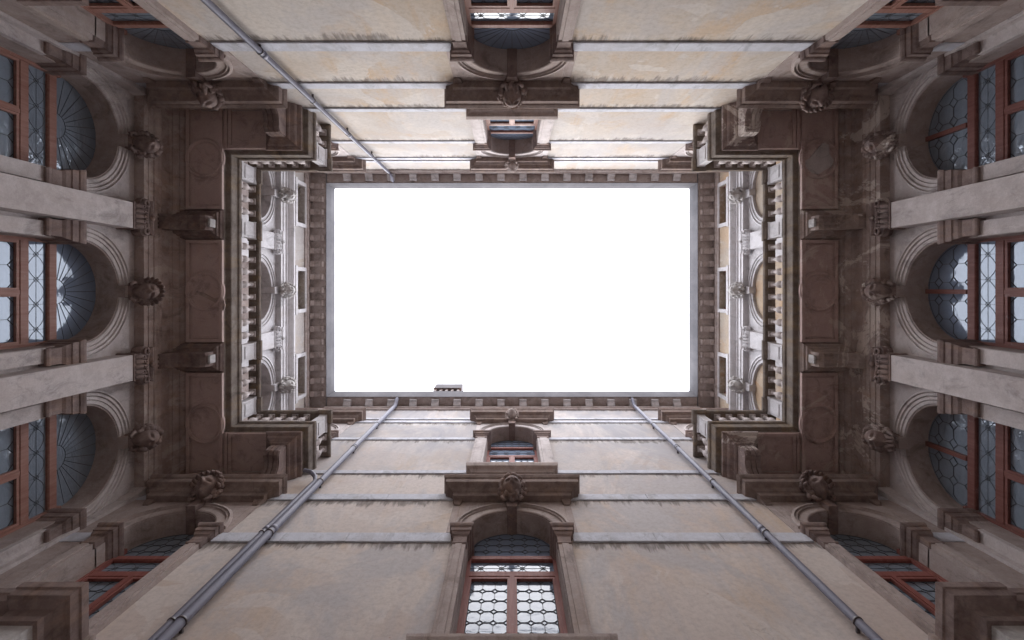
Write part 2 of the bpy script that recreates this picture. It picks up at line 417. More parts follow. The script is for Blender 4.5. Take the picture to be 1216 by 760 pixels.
def capital_mesh(w, h, d):
    """Ionic-composite capital: necking, leaves, two volutes, abacus; x centred, z from 0 to h, face at y=d"""
    def build():
        g = G(); hw = w / 2
        g.stack(-hw, hw, -.02, d, [(0, .015), (.03, .025), (.05, .0), (h * .75, .0)])
        for k in range(5):                                        # small upright leaves
            x = -hw + w * (k + .5) / 5
            g.tube([(x, d, .05), (x, d + .03, h * .22), (x, d + .055, h * .38), (x, d + .085, h * .42), (x, d + .09, h * .37)], [.042, .046, .038, .028, .012], 7)
        for sx in (-1, 1):
            spiral(g, sx * (hw + .01), h * .6, d - .1, d + .1, .13, -sx, 1.5, .034)
            g.tube([(sx * hw, d + .02, h * .74), (sx * hw * .5, d + .035, h * .7), (0, d + .04, h * .68)], [.03, .028, .026], 7)
        for k in range(5): g.blob((-.09 + .045 * k, d + .05, h * .56 - abs(k - 2) * -.008), (.024, .03, .035), 7, 6)
        g.blob((0, d + .075, h * .86), (.06, .045, .06), 9, 7, .15)
        g.blob((0, d + .1, h * .86), (.03, .03, .03), 7, 6)
        g.stack(-hw - .03, hw + .03, -.02, d, [(h * .8, .0), (h * .86, .04), (h * .93, .065), (h, .065)])
        return g
    return build

def baluster_mesh():
    g = G(); h = .7
    g.box(-.075, .075, -.075, .075, 0, .06); g.box(-.07, .07, -.07, .07, h - .05, h)
    g.lathe(0, 0, [(.06, .06), (.062, .08), (.04, .1), (.034, .13), (.05, .17), (.078, .23), (.083, .28), (.07, .35), (.045, .44), (.034, .51), (.032, .55), (.052, .57), (.054, .59), (.036, .605), (.05, .65)], 14)
    return g

def octa(g, x0, x1, z0, z1, y, nx, nz, t=.0036, clip=None):
    """leading of octagons with small diamonds at the crossings"""
    dx = (x1 - x0) / nx; dz = (z1 - z0) / nz; c = .27 * min(dx, dz)
    def seg(a, b):
        mx, mz = (a[0] + b[0]) / 2, (a[1] + b[1]) / 2
        if clip and not clip(mx, mz): return
        d = Vector((b[0] - a[0], b[1] - a[1])); L = d.length
        if L < 1e-5: return
        d /= L; nn = Vector((-d.y, d.x)) * t
        p = [(a[0] + nn.x, a[1] + nn.y), (b[0] + nn.x, b[1] + nn.y), (b[0] - nn.x, b[1] - nn.y), (a[0] - nn.x, a[1] - nn.y)]
        g.profy(y, y + .012, p)
    if not clip:
        for q in ((x0, x0 + t, z0, z1), (x1 - t, x1, z0, z1), (x0 + t, x1 - t, z0, z0 + t), (x0 + t, x1 - t, z1 - t, z1)): g.box(q[0], q[1], y, y + .011, q[2], q[3])
    for i in range(nx + 1):
        for j in range(nz + 1):
            x = x0 + i * dx; z = z0 + j * dz
            q = [(x + c, z), (x, z + c), (x - c, z), (x, z - c)]
            for k in range(4):
                a, b = q[k], q[(k + 1) % 4]
                if min(a[0], b[0]) < x0 - 1e-6 or max(a[0], b[0]) > x1 + 1e-6 or min(a[1], b[1]) < z0 - 1e-6 or max(a[1], b[1]) > z1 + 1e-6: continue
                seg(a, b)
            if i < nx and 0 < j < nz: seg((x + c, z), (x + dx - c, z))
            if j < nz and 0 < i < nx: seg((x, z + c), (x, z + dz - c))
def curvy(g, x0, x1, z0, z1, y, n, t=.0036):
    """leading of two crossing waves with small roundels along the middle"""
    zc = (z0 + z1) / 2; A = (z1 - z0) * .42; L = (x1 - x0) / n; K = 12 * n
    for s in (-1, 1):
        pts = [(x0 + (x1 - x0) * i / K, y + .006, zc + s * A * cos(2 * pi * i / 12 / 2)) for i in range(K + 1)]
        g.tube(pts, t, 4, False)
    g.tube([(x0, y + .006, zc), (x1, y + .006, zc)], t * .8, 4, False)
    for i in range(n):
        cx = x0 + L * (i + .5); r = A * .28
        g.tube([(cx + r * cos(2 * pi * k / 10), y + .006, zc + r * sin(2 * pi * k / 10)) for k in range(11)], t * .8, 4, False)
        g.tube([(cx, y + .006, z0), (cx, y + .006, z1)], t * .7, 4, False)

def window_inner(parent, key, u, hw, zb, zs, yg, t1, t2, lun, wood_mat, gmat, nx):
    """wooden frame, glass and leading of an arched window: opening half width hw, sill zb, springing zs, plane yg"""
    fw = .05
    def frame():
        g = G()
        g.box(-hw, -hw + fw, yg, yg + .09, zb, zs); g.box(hw - fw, hw, yg, yg + .09, zb, zs)
        for a, b, yy in ((t1[0], t1[1], .075), (t2[0], t2[1], .07)):
            g.prof(-hw, hw, [(yg, a), (yg + yy - .02, a), (yg + yy, a + .02), (yg + yy, b - .02), (yg + yy - .02, b), (yg, b)])
        g.box(-hw, hw, yg, yg + .1, zb, zb + .1)
        g.box(-.035, .035, yg, yg + .085, zb, t1[0])
        for s in (-1, 1):                                  # casement stiles and rails
            for (xa, xb) in ((s * .036, s * .07), (s * (hw - fw - .045), s * (hw - fw))):
                g.box(min(xa, xb), max(xa, xb), yg, yg + .07, zb + .1, t1[0])
            g.box(min(s * .07, s * (hw - fw)), max(s * .07, s * (hw - fw)), yg, yg + .068, t1[0] - .045, t1[0])
            g.box(min(s * .07, s * (hw - fw)), max(s * .07, s * (hw - fw)), yg, yg + .068, zb + .1, zb + .16)
        if lun == 'bar': g.box(-.04, .04, yg, yg + .08, t2[1], zs + hw - .02)
        return g
    part('window_frame', frame, wood_mat, parent, (u, 0, 0), key + 'fr')
    def pane():
        g = G(); k = 24
        pts = [(-hw, zb), (hw, zb)] + [(hw * cos(pi * i / k), zs + hw * sin(pi * i / k)) for i in range(k + 1)]
        g.profy(yg - .02, yg + .015, pts); return g
    part('glass', pane, gmat, parent, (u, 0, 0), key + 'gl' + gmat)
    y = yg + .013
    n1 = max(2, round((t1[0] - zb - .2) / (1.5 * (hw - .19) / nx)))
    inside = lambda x, z: x * x + max(0, z - zs) ** 2 < (hw - .03) ** 2
    for s in (-1, 1):
        def cas(s=s):
            g = G(); a, b = sorted((s * .07, s * (hw - fw - .045)))
            octa(g, a, b, zb + .16, t1[0] - .045, y, nx, n1); return g
        part('casement_leading', cas, 'lead', parent, (u, 0, 0), key + 'ld%d' % s)
    def strip():
        g = G(); curvy(g, -hw + fw, hw - fw, t1[1], t2[0], y, 4); return g
    part('transom_leading', strip, 'lead', parent, (u, 0, 0), key + 'ldt')
    def lunet():
        g = G()
        if lun == 'fan':
            c = t2[1] + .0; r0 = .22 * hw / .87
            g.tube([(r0 * cos(pi * k / 16), y + .006, c + r0 * sin(pi * k / 16)) for k in range(17)], .0045, 4, False)
            for k in range(1, 14):
                a = pi * k / 14; L = r0
                while inside(L * cos(a), c + L * sin(a)): L += .02
                g.tube([(r0 * cos(a), y + .006, c + r0 * sin(a)), (L * cos(a), y + .006, c + L * sin(a))], .0045, 4, False)
        else:
            nn = 6 if lun == 'octa' else 5
            top = zs + hw; w = 2 * (hw - fw) / nn
            g.tube([((hw - .03) * cos(pi * k / 24), y + .006, zs + (hw - .03) * sin(pi * k / 24)) for k in range(25)], .006, 4, False)
            octa(g, -hw + fw, hw - fw, t2[1], t2[1] + w * math.ceil((top - t2[1]) / w), y, nn, math.ceil((top - t2[1]) / w), .0036, inside)
        return g
    part('lunette_leading', lunet, 'lead', parent, (u, 0, 0), key + 'ldl')

def impost(x0, x1, yb, yf, z0, z1):
    """moulded impost block that wraps into the window reveal"""
    h = z1 - z0
    def build():
        return G().stack(x0, x1, yb, yf, [(z0, .0), (z0 + .05 * h, .012), (z0 + .1 * h, .012), (z0 + .13 * h, .0), (z0 + .42 * h, .005), (z0 + .5 * h, .03), (z0 + .62 * h, .045),
                (z0 + .64 * h, .06), (z0 + .82 * h, .065), (z0 + .84 * h, .08), (z0 + .93 * h, .095), (z1, .095)])
    return build

def wall_sheet(g, x0, x1, z0, z1, y, yb, ops):
    """wall face with arched openings (cx, half width, sill, springing), reveals back to yb"""
    K = 24; rows = {}
    ops = sorted(ops)
    cols = sorted(set(o[0] for o in ops)); x = x0
    for cx in cols:
        hw = max(o[1] for o in ops if o[0] == cx)
        g.add([(x, y, z0), (cx - hw, y, z0), (cx - hw, y, z1), (x, y, z1)], [(0, 1, 2, 3)])
        z = z0
        for o in sorted([o for o in ops if o[0] == cx], key=lambda o: o[2]):
            _, w, zb, zs = o[:4]
            g.add([(cx - hw, y, z), (cx + hw, y, z), (cx + hw, y, zb), (cx - hw, y, zb)], [(0, 1, 2, 3)])
            arch = len(o) < 5
            R = w if arch else 0
            zt = zs + R + (.05 if arch else 0)
            if arch:
                P = [(cx + w * cos(pi * i / K), zs + w * sin(pi * i / K)) for i in range(K + 1)]
                for i in range(K):
                    (xa, za), (xb, zb2) = P[i], P[i + 1]
                    g.add([(xa, y, za), (xa, y, zt), (xb, y, zt), (xb, y, zb2)], [(0, 1, 2, 3)])
                    g.add([(xa, y, za), (xb, y, zb2), (xb, yb, zb2), (xa, yb, za)], [(0, 1, 2, 3)], False)
            else:
                g.add([(cx - w, y, zs), (cx + w, y, zs), (cx + w, yb, zs), (cx - w, yb, zs)], [(0, 1, 2, 3)])
            for s in (-1, 1):
                g.add([(cx + s * w, y, zb), (cx + s * w, y, zs), (cx + s * w, yb, zs), (cx + s * w, yb, zb)], [(0, 1, 2, 3)])
                if w < hw - 1e-4: g.add([(cx + s * w, y, zb), (cx + s * hw, y, zb), (cx + s * hw, y, zt), (cx + s * w, y, zt)], [(0, 1, 2, 3)])
            g.add([(cx - w, y, zb), (cx + w, y, zb), (cx + w, yb, zb), (cx - w, yb, zb)], [(0, 1, 2, 3)])
            z = zt
        g.add([(cx - hw, y, z), (cx + hw, y, z), (cx + hw, y, z1), (cx - hw, y, z1)], [(0, 1, 2, 3)])
        x = cx + hw
    g.add([(x, y, z0), (x1, y, z0), (x1, y, z1), (x, y, z1)], [(0, 1, 2, 3)])

# ------------------------------------------------------------------ the two plain walls (top and bottom of the picture)
def shelf(hw, z0, y1=.17):
    def build():
        g = G()
        g.stack(-hw, hw, 0, y1, [(z0, -.03), (z0 + .02, -.02), (z0 + .12, -.015), (z0 + .14, .01), (z0 + .2, .05), (z0 + .24, .12), (z0 + .26, .145), (z0 + .4, .15), (z0 + .42, .17), (z0 + .5, .2), (z0 + .52, .2)])
        for s in (-1, 1): g.stack(s * (hw - .12) - .07, s * (hw - .12) + .07, 0, .06, [(z0 - .16, -.02), (z0 - .1, .0), (z0 - .001, .02)])
        return g
    return build

def plain_window(wing, u, floor, wood_mat, lun, gmat, seed, style, label=None):
    if floor == 1: hw, zb, zs, ow, zc0, zc1, zsh, t1, t2 = .72, 6.0, 9.05, .93, 8.38, 8.93, 10.18, (8.2, 8.37), (8.72, 8.86)
    else:          hw, zb, zs, ow, zc0, zc1, zsh, t1, t2 = .67, 11.9, 15.08, .97, 14.3, 14.72, 16.1, (14.05, 14.17), (14.78, 14.9)
    key = 'pw%d' % floor
    yg = -.40
    def surround():
        g = G()
        for s in (-1, 1):
            a, b = sorted((s * hw, s * ow)); g.box(a, b, -.01, .085, zb, zc0)
            a, b = sorted((s * (hw + .06), s * (ow - .05))); g.box(a, b, -.01, .1, zb + .1, zc0)
            a, b = sorted((s * hw, s * (ow - .02))); g.box(a, b, -.01, .06, zc1, zs + .0)
        R1 = ow + .06 if floor == 1 else ow - .03
        g.arc(0, zs, [(hw - .001, -.01), (R1, -.01), (R1, .07), (R1 - .05, .085), (R1 - .06, .05), (R1 - .1, .065), (R1 - .11, .035), (hw + .02, .035), (hw - .001, .02)], n=36)
        K = 20; W = R1 + .1; P = [(R1 - .02) * cos(pi * k / K) for k in range(K + 1)], [zs + (R1 - .02) * sin(pi * k / K) for k in range(K + 1)]
        for k in range(K):                                    # spandrel slab behind the archivolt
            xa, xb, za, zb_ = P[0][k], P[0][k + 1], P[1][k], P[1][k + 1]
            g.add([(xa, .02, za), (xa, .02, zsh), (xb, .02, zsh), (xb, .02, zb_)], [(0, 1, 2, 3)])
        for s in (-1, 1):
            a, b = sorted((s * (R1 - .02), s * W)); g.box(a, b, -.01, .02, zc1, zsh)
        return g
    w = part('window_surround', surround, 'surround' if floor == 1 else 'grey', wing, (u, 0, 0), key + 'sur', label=label)
    # reveal lining slightly inside the opening
    def reveal():
        g = G()
        for s in (-1, 1):
            a, b = sorted((s * (hw - .012), s * (hw - .002))); g.box(a, b, yg, -.002, zb, zs)
        g.arc(0, zs, [(hw - .012, yg), (hw - .002, yg), (hw - .002, -.002), (hw - .012, -.002)], n=36)
        return g
    part('reveal', reveal, 'surround', w, (0, 0, 0), key + 'rev')
    for s in (-1, 1):
        a, b = sorted((s * (hw + .0), s * (ow - .0)))
        part('impost', impost(a, b, yg, .09, zc0, zc1), 'brown', w, (0, 0, 0), key + 'imp%d' % s)
    part('cornice_shelf', shelf(1.14 if floor == 1 else 1.1, zsh), 'shelf', w, (0, 0, 0), key + 'shelf')
    kz = zs + hw
    def keyst(): return G().profy(yg, .13, [(-.085, kz - .05), (.085, kz - .05), (.12, kz + .3), (-.12, kz + .3)])
    part('keystone', keyst, 'brown', w, (0, 0, 0), key + 'key')
    sc = 1.2 if floor == 1 else .9
    part('carved_mask', head_mesh(seed, style), 'brown' if floor == 1 else 'surround', w, (0, .26, kz + .47), 'mask%d%s' % (seed, style), (sc,) * 3).rotation_euler.x = -.5
    def sill(): so = .14 if floor == 1 else -.06; return G().stack(-ow - so, ow + so, 0, .12, [(zb - .3, -.02), (zb - .2, .02), (zb - .16, .08), (zb - .05, .1), (zb, .1)])
    part('sill', sill, 'surround', w, (0, 0, 0), key + 'sill')
    window_inner(w, key + lun, 0, hw - .012, zb, zs, yg, t1, t2, lun, wood_mat, gmat, 3)
    return w

def top_cornice(wing, half, y0, dep, step, pitch_off):
    c = part('roof_cornice', lambda: G().prof(-half, half, [(y0 - .3, 17.9), (y0 + .04, 17.9), (y0 + .04, 18.0), (y0 + .08, 18.03), (y0 + .08, 18.12), (y0 + .05, 18.14), (y0 + .05, 18.34),
             (y0 + dep - .03, 18.34), (y0 + dep - .03, 18.62), (y0 - .3, 18.62)]), 'cornice', wing, key='crn%g%g' % (half, y0))
    part('gutter', lambda: G().prof(-half, half, [(y0 + dep - .1, 18.63), (y0 + dep - .027, 18.63), (y0 + dep - .027, 18.32), (y0 + dep - .01, 18.32), (y0 + dep + .01, 18.5), (y0 + dep + .03, 18.7), (y0 + dep + .035, 18.98), (y0 + dep + .045, 19.05), (y0 + dep - .1, 19.05)]), 'gutter', c, key='gut%g%g' % (half, y0))
    def br():
        g = G(); d = dep - .09
        bw = .12 if y0 == 0 else .09
        g.prof(-bw, bw, [(y0 + .045, 18.17), (y0 + .1, 18.16), (y0 + .16, 18.2), (y0 + .2, 18.24), (y0 + .05 + d * .7, 18.26), (y0 + .02 + d * .86, 18.24), (y0 + d, 18.29), (y0 + d, 18.345), (y0 + .045, 18.345)])
        return g
    nb = int((half - .15) / step)
    for i in range(-nb, nb + 1):
        x = (i + pitch_off) * step
        if abs(x) < half - .25: part('bracket', br, 'pale' if y0 == 0 else 'cornice', c, (x, 0, 0), 'br%g%g' % (y0, dep))
    return c

def plain_wing(name, y, rz, pl, label, wood_mat, lun, seeds):
    w = thing(name, label, 'building', (0, y, GROUND), rz, 'four palace wings round the courtyard')
    base = bpy.data.objects.new('facade', None)
    R = w
    def face():
        g = G()
        ops = []
        for u in (-5.8, 0, 5.8): ops += [(u, .72, 6.0, 9.05), (u, .67, 11.9, 15.08)]
        wall_sheet(g, -XL - .02, XL + .02, GROUND, 17.95, 0, -.45, ops)
        g.box(-8.2, 8.2, -4.5, -.46, GROUND, 18.9)
        return g
    off = Vector((0, 0, -GROUND))
    class P: pass
    # every part is written in heights above the camera, so shift the root down
    w.location.z = 0
    part('wall', face, pl, w, key=None)
    for (z0, z1, cut) in ((8.6, 8.93, 1), (10.3, 10.6, 0), (11.76, 11.98, 1), (14.38, 14.6, 1), (16.2, 16.42, 0), (16.6, 16.78, 0)):
        segs = [(-XL, -6.78), (-4.82, -.98), (.98, 4.82), (6.78, XL)] if cut else [(-XL, XL)]
        for a0, b0 in segs:
            def band(a0=a0, b0=b0, z0=z0, z1=z1):
                g = G(); rb_ = random.Random(z0 + a0); x = a0
                while x < b0 - .01:
                    nx = min(b0, x + rb_.uniform(1.0, 1.7)); nx = b0 if b0 - nx < .5 else nx
                    e = rb_.uniform(0, .004)
                    g.prof(x + .003, nx - .003, [(-.01, z0), (.022 + e, z0), (.026 + e, z0 + .02), (.026 + e, z1 - .03), (.0, z1)]); x = nx
                g.box(a0 + .004, b0 - .004, -.02, .004, z0 + .03, z1 - .05)
                return g
            part('string_course', band, 'band', w, key='band%g_%g' % (z0, a0))
    for s in (-1, 1):                                     # dressed stone between the end window and the corner
        a, b = sorted((s * 6.84, s * 7.42))
        part('corner_ashlar', lambda a=a, b=b: G().box(a, b, -.01, .014, 5.9, 10.6), 'surround', w, key='ashl%d' % s)
    # base course and a plain stone door on the ground floor, below the picture
    part('plinth', lambda: G().prof(-7.4, 7.4, [(0, GROUND), (.12, GROUND), (.12, GROUND + .8), (.06, GROUND + .88), (0, GROUND + .88)]), 'grey', w, key='plinth')
    for i, u in enumerate((-5.8, 0, 5.8)):
        plain_window(w, u, 1, wood_mat, lun, 'glass' if u == 0 else 'glass_wavy', seeds[i], ('plain', 'beard', 'leaf')[seeds[i] % 3])
        plain_window(w, u, 2, wood_mat, lun, 'glass', seeds[i] + 3, ('leaf', 'plain', 'beard')[seeds[i] % 3])
    top_cornice(w, 6.298, 0, .38, .745, .5)
    rf = part('roof', lambda: G().prof(-11, 11, [(.3, 19.06), (.3, 19.0), (-5, 18.95), (-5, 20.9), (-4.8, 20.95)]), 'tile', w, key='roofp')
    return w, rf

wing_n, _ = plain_wing('palace_wing', -YW, 0, 'plaster_cream', 'warm cream plaster wall with a single drainpipe, along the top edge of the photo', 'wood_orange', 'fan', (1, 4, 2))
wing_s, roof_s = plain_wing('palace_wing', YW, pi, 'plaster_grey', 'greyish stained plaster wall with three drainpipes and a brick chimney above its eaves', 'wood_red', 'octa', (5, 7, 11))

# chimney above the lower wall (world x -2.97..-1.96; the wing is turned half round)
def chimney():
    g = G(); g.box(1.99, 2.94, -.35, .22, 18.98, 20.1)
    for k in range(5): g.box(1.99 + .215 * k, 2.08 + .215 * k, -.35, .21, 20.1, 20.55)
    return g
ch = part('chimney', chimney, 'brick', roof_s)
part('chimney_cap', G().box(1.94, 2.99, -.42, .26, 20.55, 21.4), 'gutter', roof_s)

# ------------------------------------------------------------------ the two ornate walls (left and right)
P1 = 2.86; P2 = 2.8; YU = XL - XU          # bay pitch below and above; upper wall stands forward by YU
def side_wing(name, x, rz, right, label, seeds):
    w = thing(name, label, 'building', (x, 0, 0), rz, 'four palace wings round the courtyard')
    st = 'brown_salt' if right else 'brown'
    wd = 'wood_brown' if right else 'wood_orange'
    lun = 'bar' if right else 'fan'
    hw = .9; zs = 9.29; yg = -.43
    def face():
        g = G()
        wall_sheet(g, -YW - .3, YW + .3, GROUND, 11.7, 0, -.46, [(u, hw, 5.95, zs) for u in (-P1, 0, P1)])
        g.box(-4.6, 4.6, -5, -.48, GROUND, 18.9)
        return g
    part('wall', face, 'grey', w)
    # ---- first-floor arched windows
    for i, u in enumerate((-P1, 0, P1)):
        def arch():
            g = G()
            ro = hw + .25
            g.arc(0, zs, [(hw - .001, -.02), (ro, -.02), (ro, .05), (ro - .035, .075), (ro - .05, .045), (ro - .1, .06), (ro - .115, .03), (ro - .17, .04), (ro - .18, .02), (hw + .01, .02), (hw - .001, .01)], n=40)
            for s in (-1, 1):
                a, b = sorted((s * (hw - .02), s * 1.12)); g.box(a, b, -.01, .085, 5.95, 8.5)
                a, b = sorted((s * hw, s * 1.14)); g.box(a, b, -.01, .05, 9.1, zs)
            return g
        win = part('arched_window', arch, 'grey', w, (u, 0, 0), 'sarch')
        def reveal():
            g = G()
            for s in (-1, 1):
                a, b = sorted((s * (hw - .025), s * (hw - .003))); g.box(a, b, yg, -.002, 5.95, zs)
            g.arc(0, zs, [(hw - .025, yg), (hw - .003, yg), (hw - .003, -.002), (hw - .025, -.002)], n=40)
            return g
        part('reveal', reveal, 'surround', win, (0, 0, 0), 'srev')
        for s in (-1, 1):
            a, b = sorted((s * .9, s * 1.16))
            part('impost', impost(a, b, yg, .13, 8.45, 9.13), 'brown', win, (0, 0, 0), 'simp%d' % s)
        kz = zs + hw
        part('keystone', lambda: G().profy(yg, .14, [(-.11, kz - .035), (.11, kz - .035), (.14, kz + .38), (-.14, kz + .38)]), 'surround', win, (0, 0, 0), 'skey')
        part('carved_mask', head_mesh(seeds[i], ('plain', 'beard', 'leaf')[seeds[i] % 3]), st, win, (0, .3, kz + .3), 'smask%d' % seeds[i], (1.15, 1.12, 1.12)).rotation_euler.x = -.5
        part('sill', lambda: G().stack(-1.05, 1.05, 0, .12, [(5.65, 0), (5.75, .05), (5.8, .1), (5.95, .1)]), 'surround', win, (0, 0, 0), 'ssill')
        window_inner(win, 'sw' + lun, 0, hw - .025, 5.95, zs, yg, (8.52, 8.70), (9.06, 9.24), lun, wd, 'glass_side' if i == 1 else 'glass_wavy', 2)
    # ---- giant pilasters between them and half pilasters in the corners
    for u in (-P1 / 2, P1 / 2):
        p = part('pilaster', lambda: G().box(-.24, .24, 0, .33, GROUND + .9, 10.1).stack(-.24, .24, 0, .33, [(GROUND, .1), (GROUND + .7, .1), (GROUND + .9, 0)]), 'grey', w, (u, 0, 0), 'pil')
        part('capital', capital_mesh(.48, .5, .33), st, p, (0, 0, 10.1), 'cap1')
    for s in (-1, 1):
        part('corner_pilaster', lambda: G().box(-.12, .12, 0, .2, GROUND, 10.1).stack(-.12, .12, 0, .2, [(10.1, 0), (10.2, .03), (10.4, .04), (10.5, .08), (10.6, .08)]), 'grey', w, (s * 4.05, 0, 0), 'cpil')
    # ---- entablature
    part('entablature', lambda: G().prof(-YW - .1, YW + .1, [(-.1, 10.6), (.19, 10.6), (.19, 10.72), (.205, 10.725), (.205, 10.86), (.225, 10.865), (.225, 10.96), (.26, 11.0), (.26, 11.04), (.18, 11.05),
         (.18, 11.4), (.22, 11.42), (.22, 11.46), (.28, 11.5), (.3, 11.54), (.3, 11.58), (.37, 11.62), (.39, 11.66), (.39, 11.7), (-.1, 11.7)]), 'frieze_salt' if right else 'frieze', w, key='entab')
    # ---- balcony with its returns along the plain walls
    YB = XL - 6.12; YR = XL - 4.43; UB = 2.95
    def slab():
        g = G()
        ro = [(11.66, -.1), (11.76, -.09), (11.8, -.01), (11.82, .0), (12.06, .005), (12.09, .035), (12.17, .045), (12.2, .03)]
        # L-shaped outline extruded with a moulded edge: outline points are pushed outward by the offset
        v = []
        def ring(z, o):
            return [(-YW, -.1, z), (YW, -.1, z), (YW, YR + o, z), (UB - o, YR + o, z), (UB - o, YB + o, z), (-UB + o, YB + o, z), (-UB + o, YR + o, z), (-YW, YR + o, z)]
        for z, o in ro: v += ring(z, o - .03)
        f = []
        for i in range(len(ro) - 1):
            for j in range(8):
                a = 8 * i + j; b = 8 * i + (j + 1) % 8; f.append((a, b, b + 8, a + 8))
        k = 8 * (len(ro) - 1)
        for q in (0, k): f += [(q + 6, q + 7, q + 0), (q + 0, q + 5, q + 6), (q + 0, q + 1, q + 4, q + 5), (q + 1, q + 2, q + 3), (q + 1, q + 3, q + 4)]
        g.add(v, f)
        return g
    bal = part('balcony', slab, 'rail', w, key='slab' + st)
    def soffit():
        g = G(); z0, z1 = 11.585, 11.659
        def frame(x0, x1, y0, y1, t, za):
            g.box(x0, x1, y0, y0 + t, za, z1); g.box(x0, x1, y1 - t, y1, za, z1)
            g.box(x0, x0 + t, y0 + t, y1 - t, za, z1); g.box(x1 - t, x1, y0 + t, y1 - t, za, z1)
        for u in (-P1, 0, P1):
            h0 = 1.1
            a, b = (u - h0, u + h0) if u == 0 else ((-3.98, u + h0) if u < 0 else (u - h0, 3.98))
            frame(a, b, .42, 1.2, .07, 11.575); frame(a + .1, b - .1, .5, 1.12, .02, 11.625)
            g.ring_h(u, .81, 11.56, [(.33, .098), (.33, .05), (.35, .03), (.36, .0), (.39, 0), (.4, .03), (.42, .05), (.42, .098)], 56, 1.05)
        for s in (-1, 1):
            a, b = sorted((s * (UB + .12), s * 3.97)); frame(a, b, 1.32, 2.2, .07, 11.59)
            g.box(a, b, 1.262, 1.3, 11.585, z1)
        # the plate itself, just under the slab
        g.box(-YW + .005, YW - .005, .3, YB - .14, 11.64, 11.658)
        for s in (-1, 1):
            a, b = sorted((s * (UB + .105), s * 3.995)); g.box(a, b, YB - .137, YR - .14, 11.64, 11.658)
        return g
    part('soffit', soffit, 'soffit_salt' if right else 'soffit', bal, key='soff')
    def scar(pts):
        return lambda: G().add([(y, x, z) for z in (11.6, 11.642) for y, x in pts], [tuple(range(len(pts))), tuple(range(2 * len(pts) - 1, len(pts) - 1, -1))] + [(i, (i + 1) % len(pts), (i + 1) % len(pts) + len(pts), i + len(pts)) for i in range(len(pts))])
    if right:
        part('bare_patch', scar([(-3.22, .62), (-3.18, .75), (-3.0, .9), (-2.86, 1.02), (-2.78, 1.16), (-2.66, 1.13), (-2.55, 1.02), (-2.52, .82), (-2.6, .7), (-2.68, .55), (-2.82, .5), (-2.95, .6), (-3.1, .6)][::-1]), 'grey', bal)
    else:
        part('bare_patch', scar([(-.42, 1.22), (-.3, 1.25), (-.12, 1.2), (-.16, 1.0), (-.05, .8), (.0, .62), (-.08, .7), (-.15, .85), (-.24, 1.02)]), 'frieze', bal)
    # consoles
    def console():
        g = G(); pts = [(.17, 10.98), (.26, 10.98), (.34, 11.03), (.4, 11.12), (.5, 11.2), (.66, 11.24), (.84, 11.2), (.96, 11.18), (1.05, 11.22), (1.08, 11.3), (1.08, 11.5), (.17, 11.5)]
        g.prof(-.15, .15, pts)
        for x in (-.13, -.045, .045, .13): g.prof(x - .022, x + .022, [(y + .0, z - .02) for y, z in pts[:10]] + [(.99, 11.4), (.3, 11.4)])
        g.stack(-.2, .2, .17, 1.08, [(11.44, -.04), (11.46, .0), (11.49, .02), (11.5, .05), (11.56, .06), (11.57, .09), (11.6, .1), (11.639, .13)])
        return g
    for u in (-P1 / 2, P1 / 2):
        part('console', console, 'frieze_salt' if right else st, bal, (u, 0, 0), 'cons')
        part('console_front', lambda: G().stack(-.07, .07, 1.085, 1.11, [(11.24, -.01), (11.26, .015), (11.46, .015), (11.48, 0)]), 'white', bal, (u, 0, 0), 'consf')
    # scrolled bracket under each return, growing out of the plain wall
    for s in (-1, 1):
        def rb(s=s):
            g = G()
            # written with x as the wing's y (towards the court) via direct vertices
            pts = [(4.0, 10.72), (3.86, 10.7), (3.74, 10.76), (3.7, 10.88), (3.62, 10.98), (3.48, 11.02), (3.36, 11.0), (3.28, 11.06), (3.26, 11.2), (3.26, 11.36), (4.0, 11.36)]
            for (a, b, o) in ((XL - 5.08, XL - 4.76, 0), (XL - 5.06, XL - 4.98, .02), (XL - 4.96, XL - 4.88, .02), (XL - 4.86, XL - 4.78, .02)):
                k = len(pts); vv = [(s * (u - o), y, z - o) for y in (a, b) for u, z in pts]
                g.add(vv, [(i, (i + 1) % k, (i + 1) % k + k, i + k) for i in range(k)] + [tuple(range(k)), tuple(range(k, 2 * k))])
            rr = [(11.36, 0), (11.39, .03), (11.42, .04), (11.48, .11), (11.52, .13), (11.55, .13), (11.6, .2), (11.639, .21)]
            v = []
            for z, o in rr:
                v += [(s * 4.0, XL - 5.1 - o, z), (s * 4.0, XL - 4.74 + o, z), (s * (3.24 - o), XL - 4.74 + o, z), (s * (3.24 - o), XL - 5.1 - o, z)]
            f = [(4 * i + j, 4 * i + (j + 1) % 4, 4 * i + (j + 1) % 4 + 4, 4 * i + j + 4) for i in range(len(rr) - 1) for j in range(4)]
            g.add(v, f + [(0, 1, 2, 3), (28, 29, 30, 31)])
            return g
        part('return_bracket', rb, st, bal, key='rb%d' % s)
    # handrail following the L, wider over the pedestals
    def rail():
        g = G(); z0, z1 = 12.9, 13.05
        y0, y1 = YB - .2, YB + .06; ur0, ur1 = UB - .06, UB + .2
        yr0, yr1 = YR - .2, YR + .06
        ro = [(12.9, -.03), (12.93, .0), (13.0, .01), (13.05, -.02)]
        def seg(xa, xb, ya, yb):
            v = []
            for z, o in ro: v += [(xa - o, ya - o, z), (xb + o, ya - o, z), (xb + o, yb + o, z), (xa - o, yb + o, z)]
            g.add(v, [(4 * i + j, 4 * i + (j + 1) % 4, 4 * i + (j + 1) % 4 + 4, 4 * i + j + 4) for i in range(3) for j in range(4)] + [(0, 1, 2, 3), (12, 13, 14, 15)])
        seg(-ur0 + .012, ur0 - .012, y0, y1)
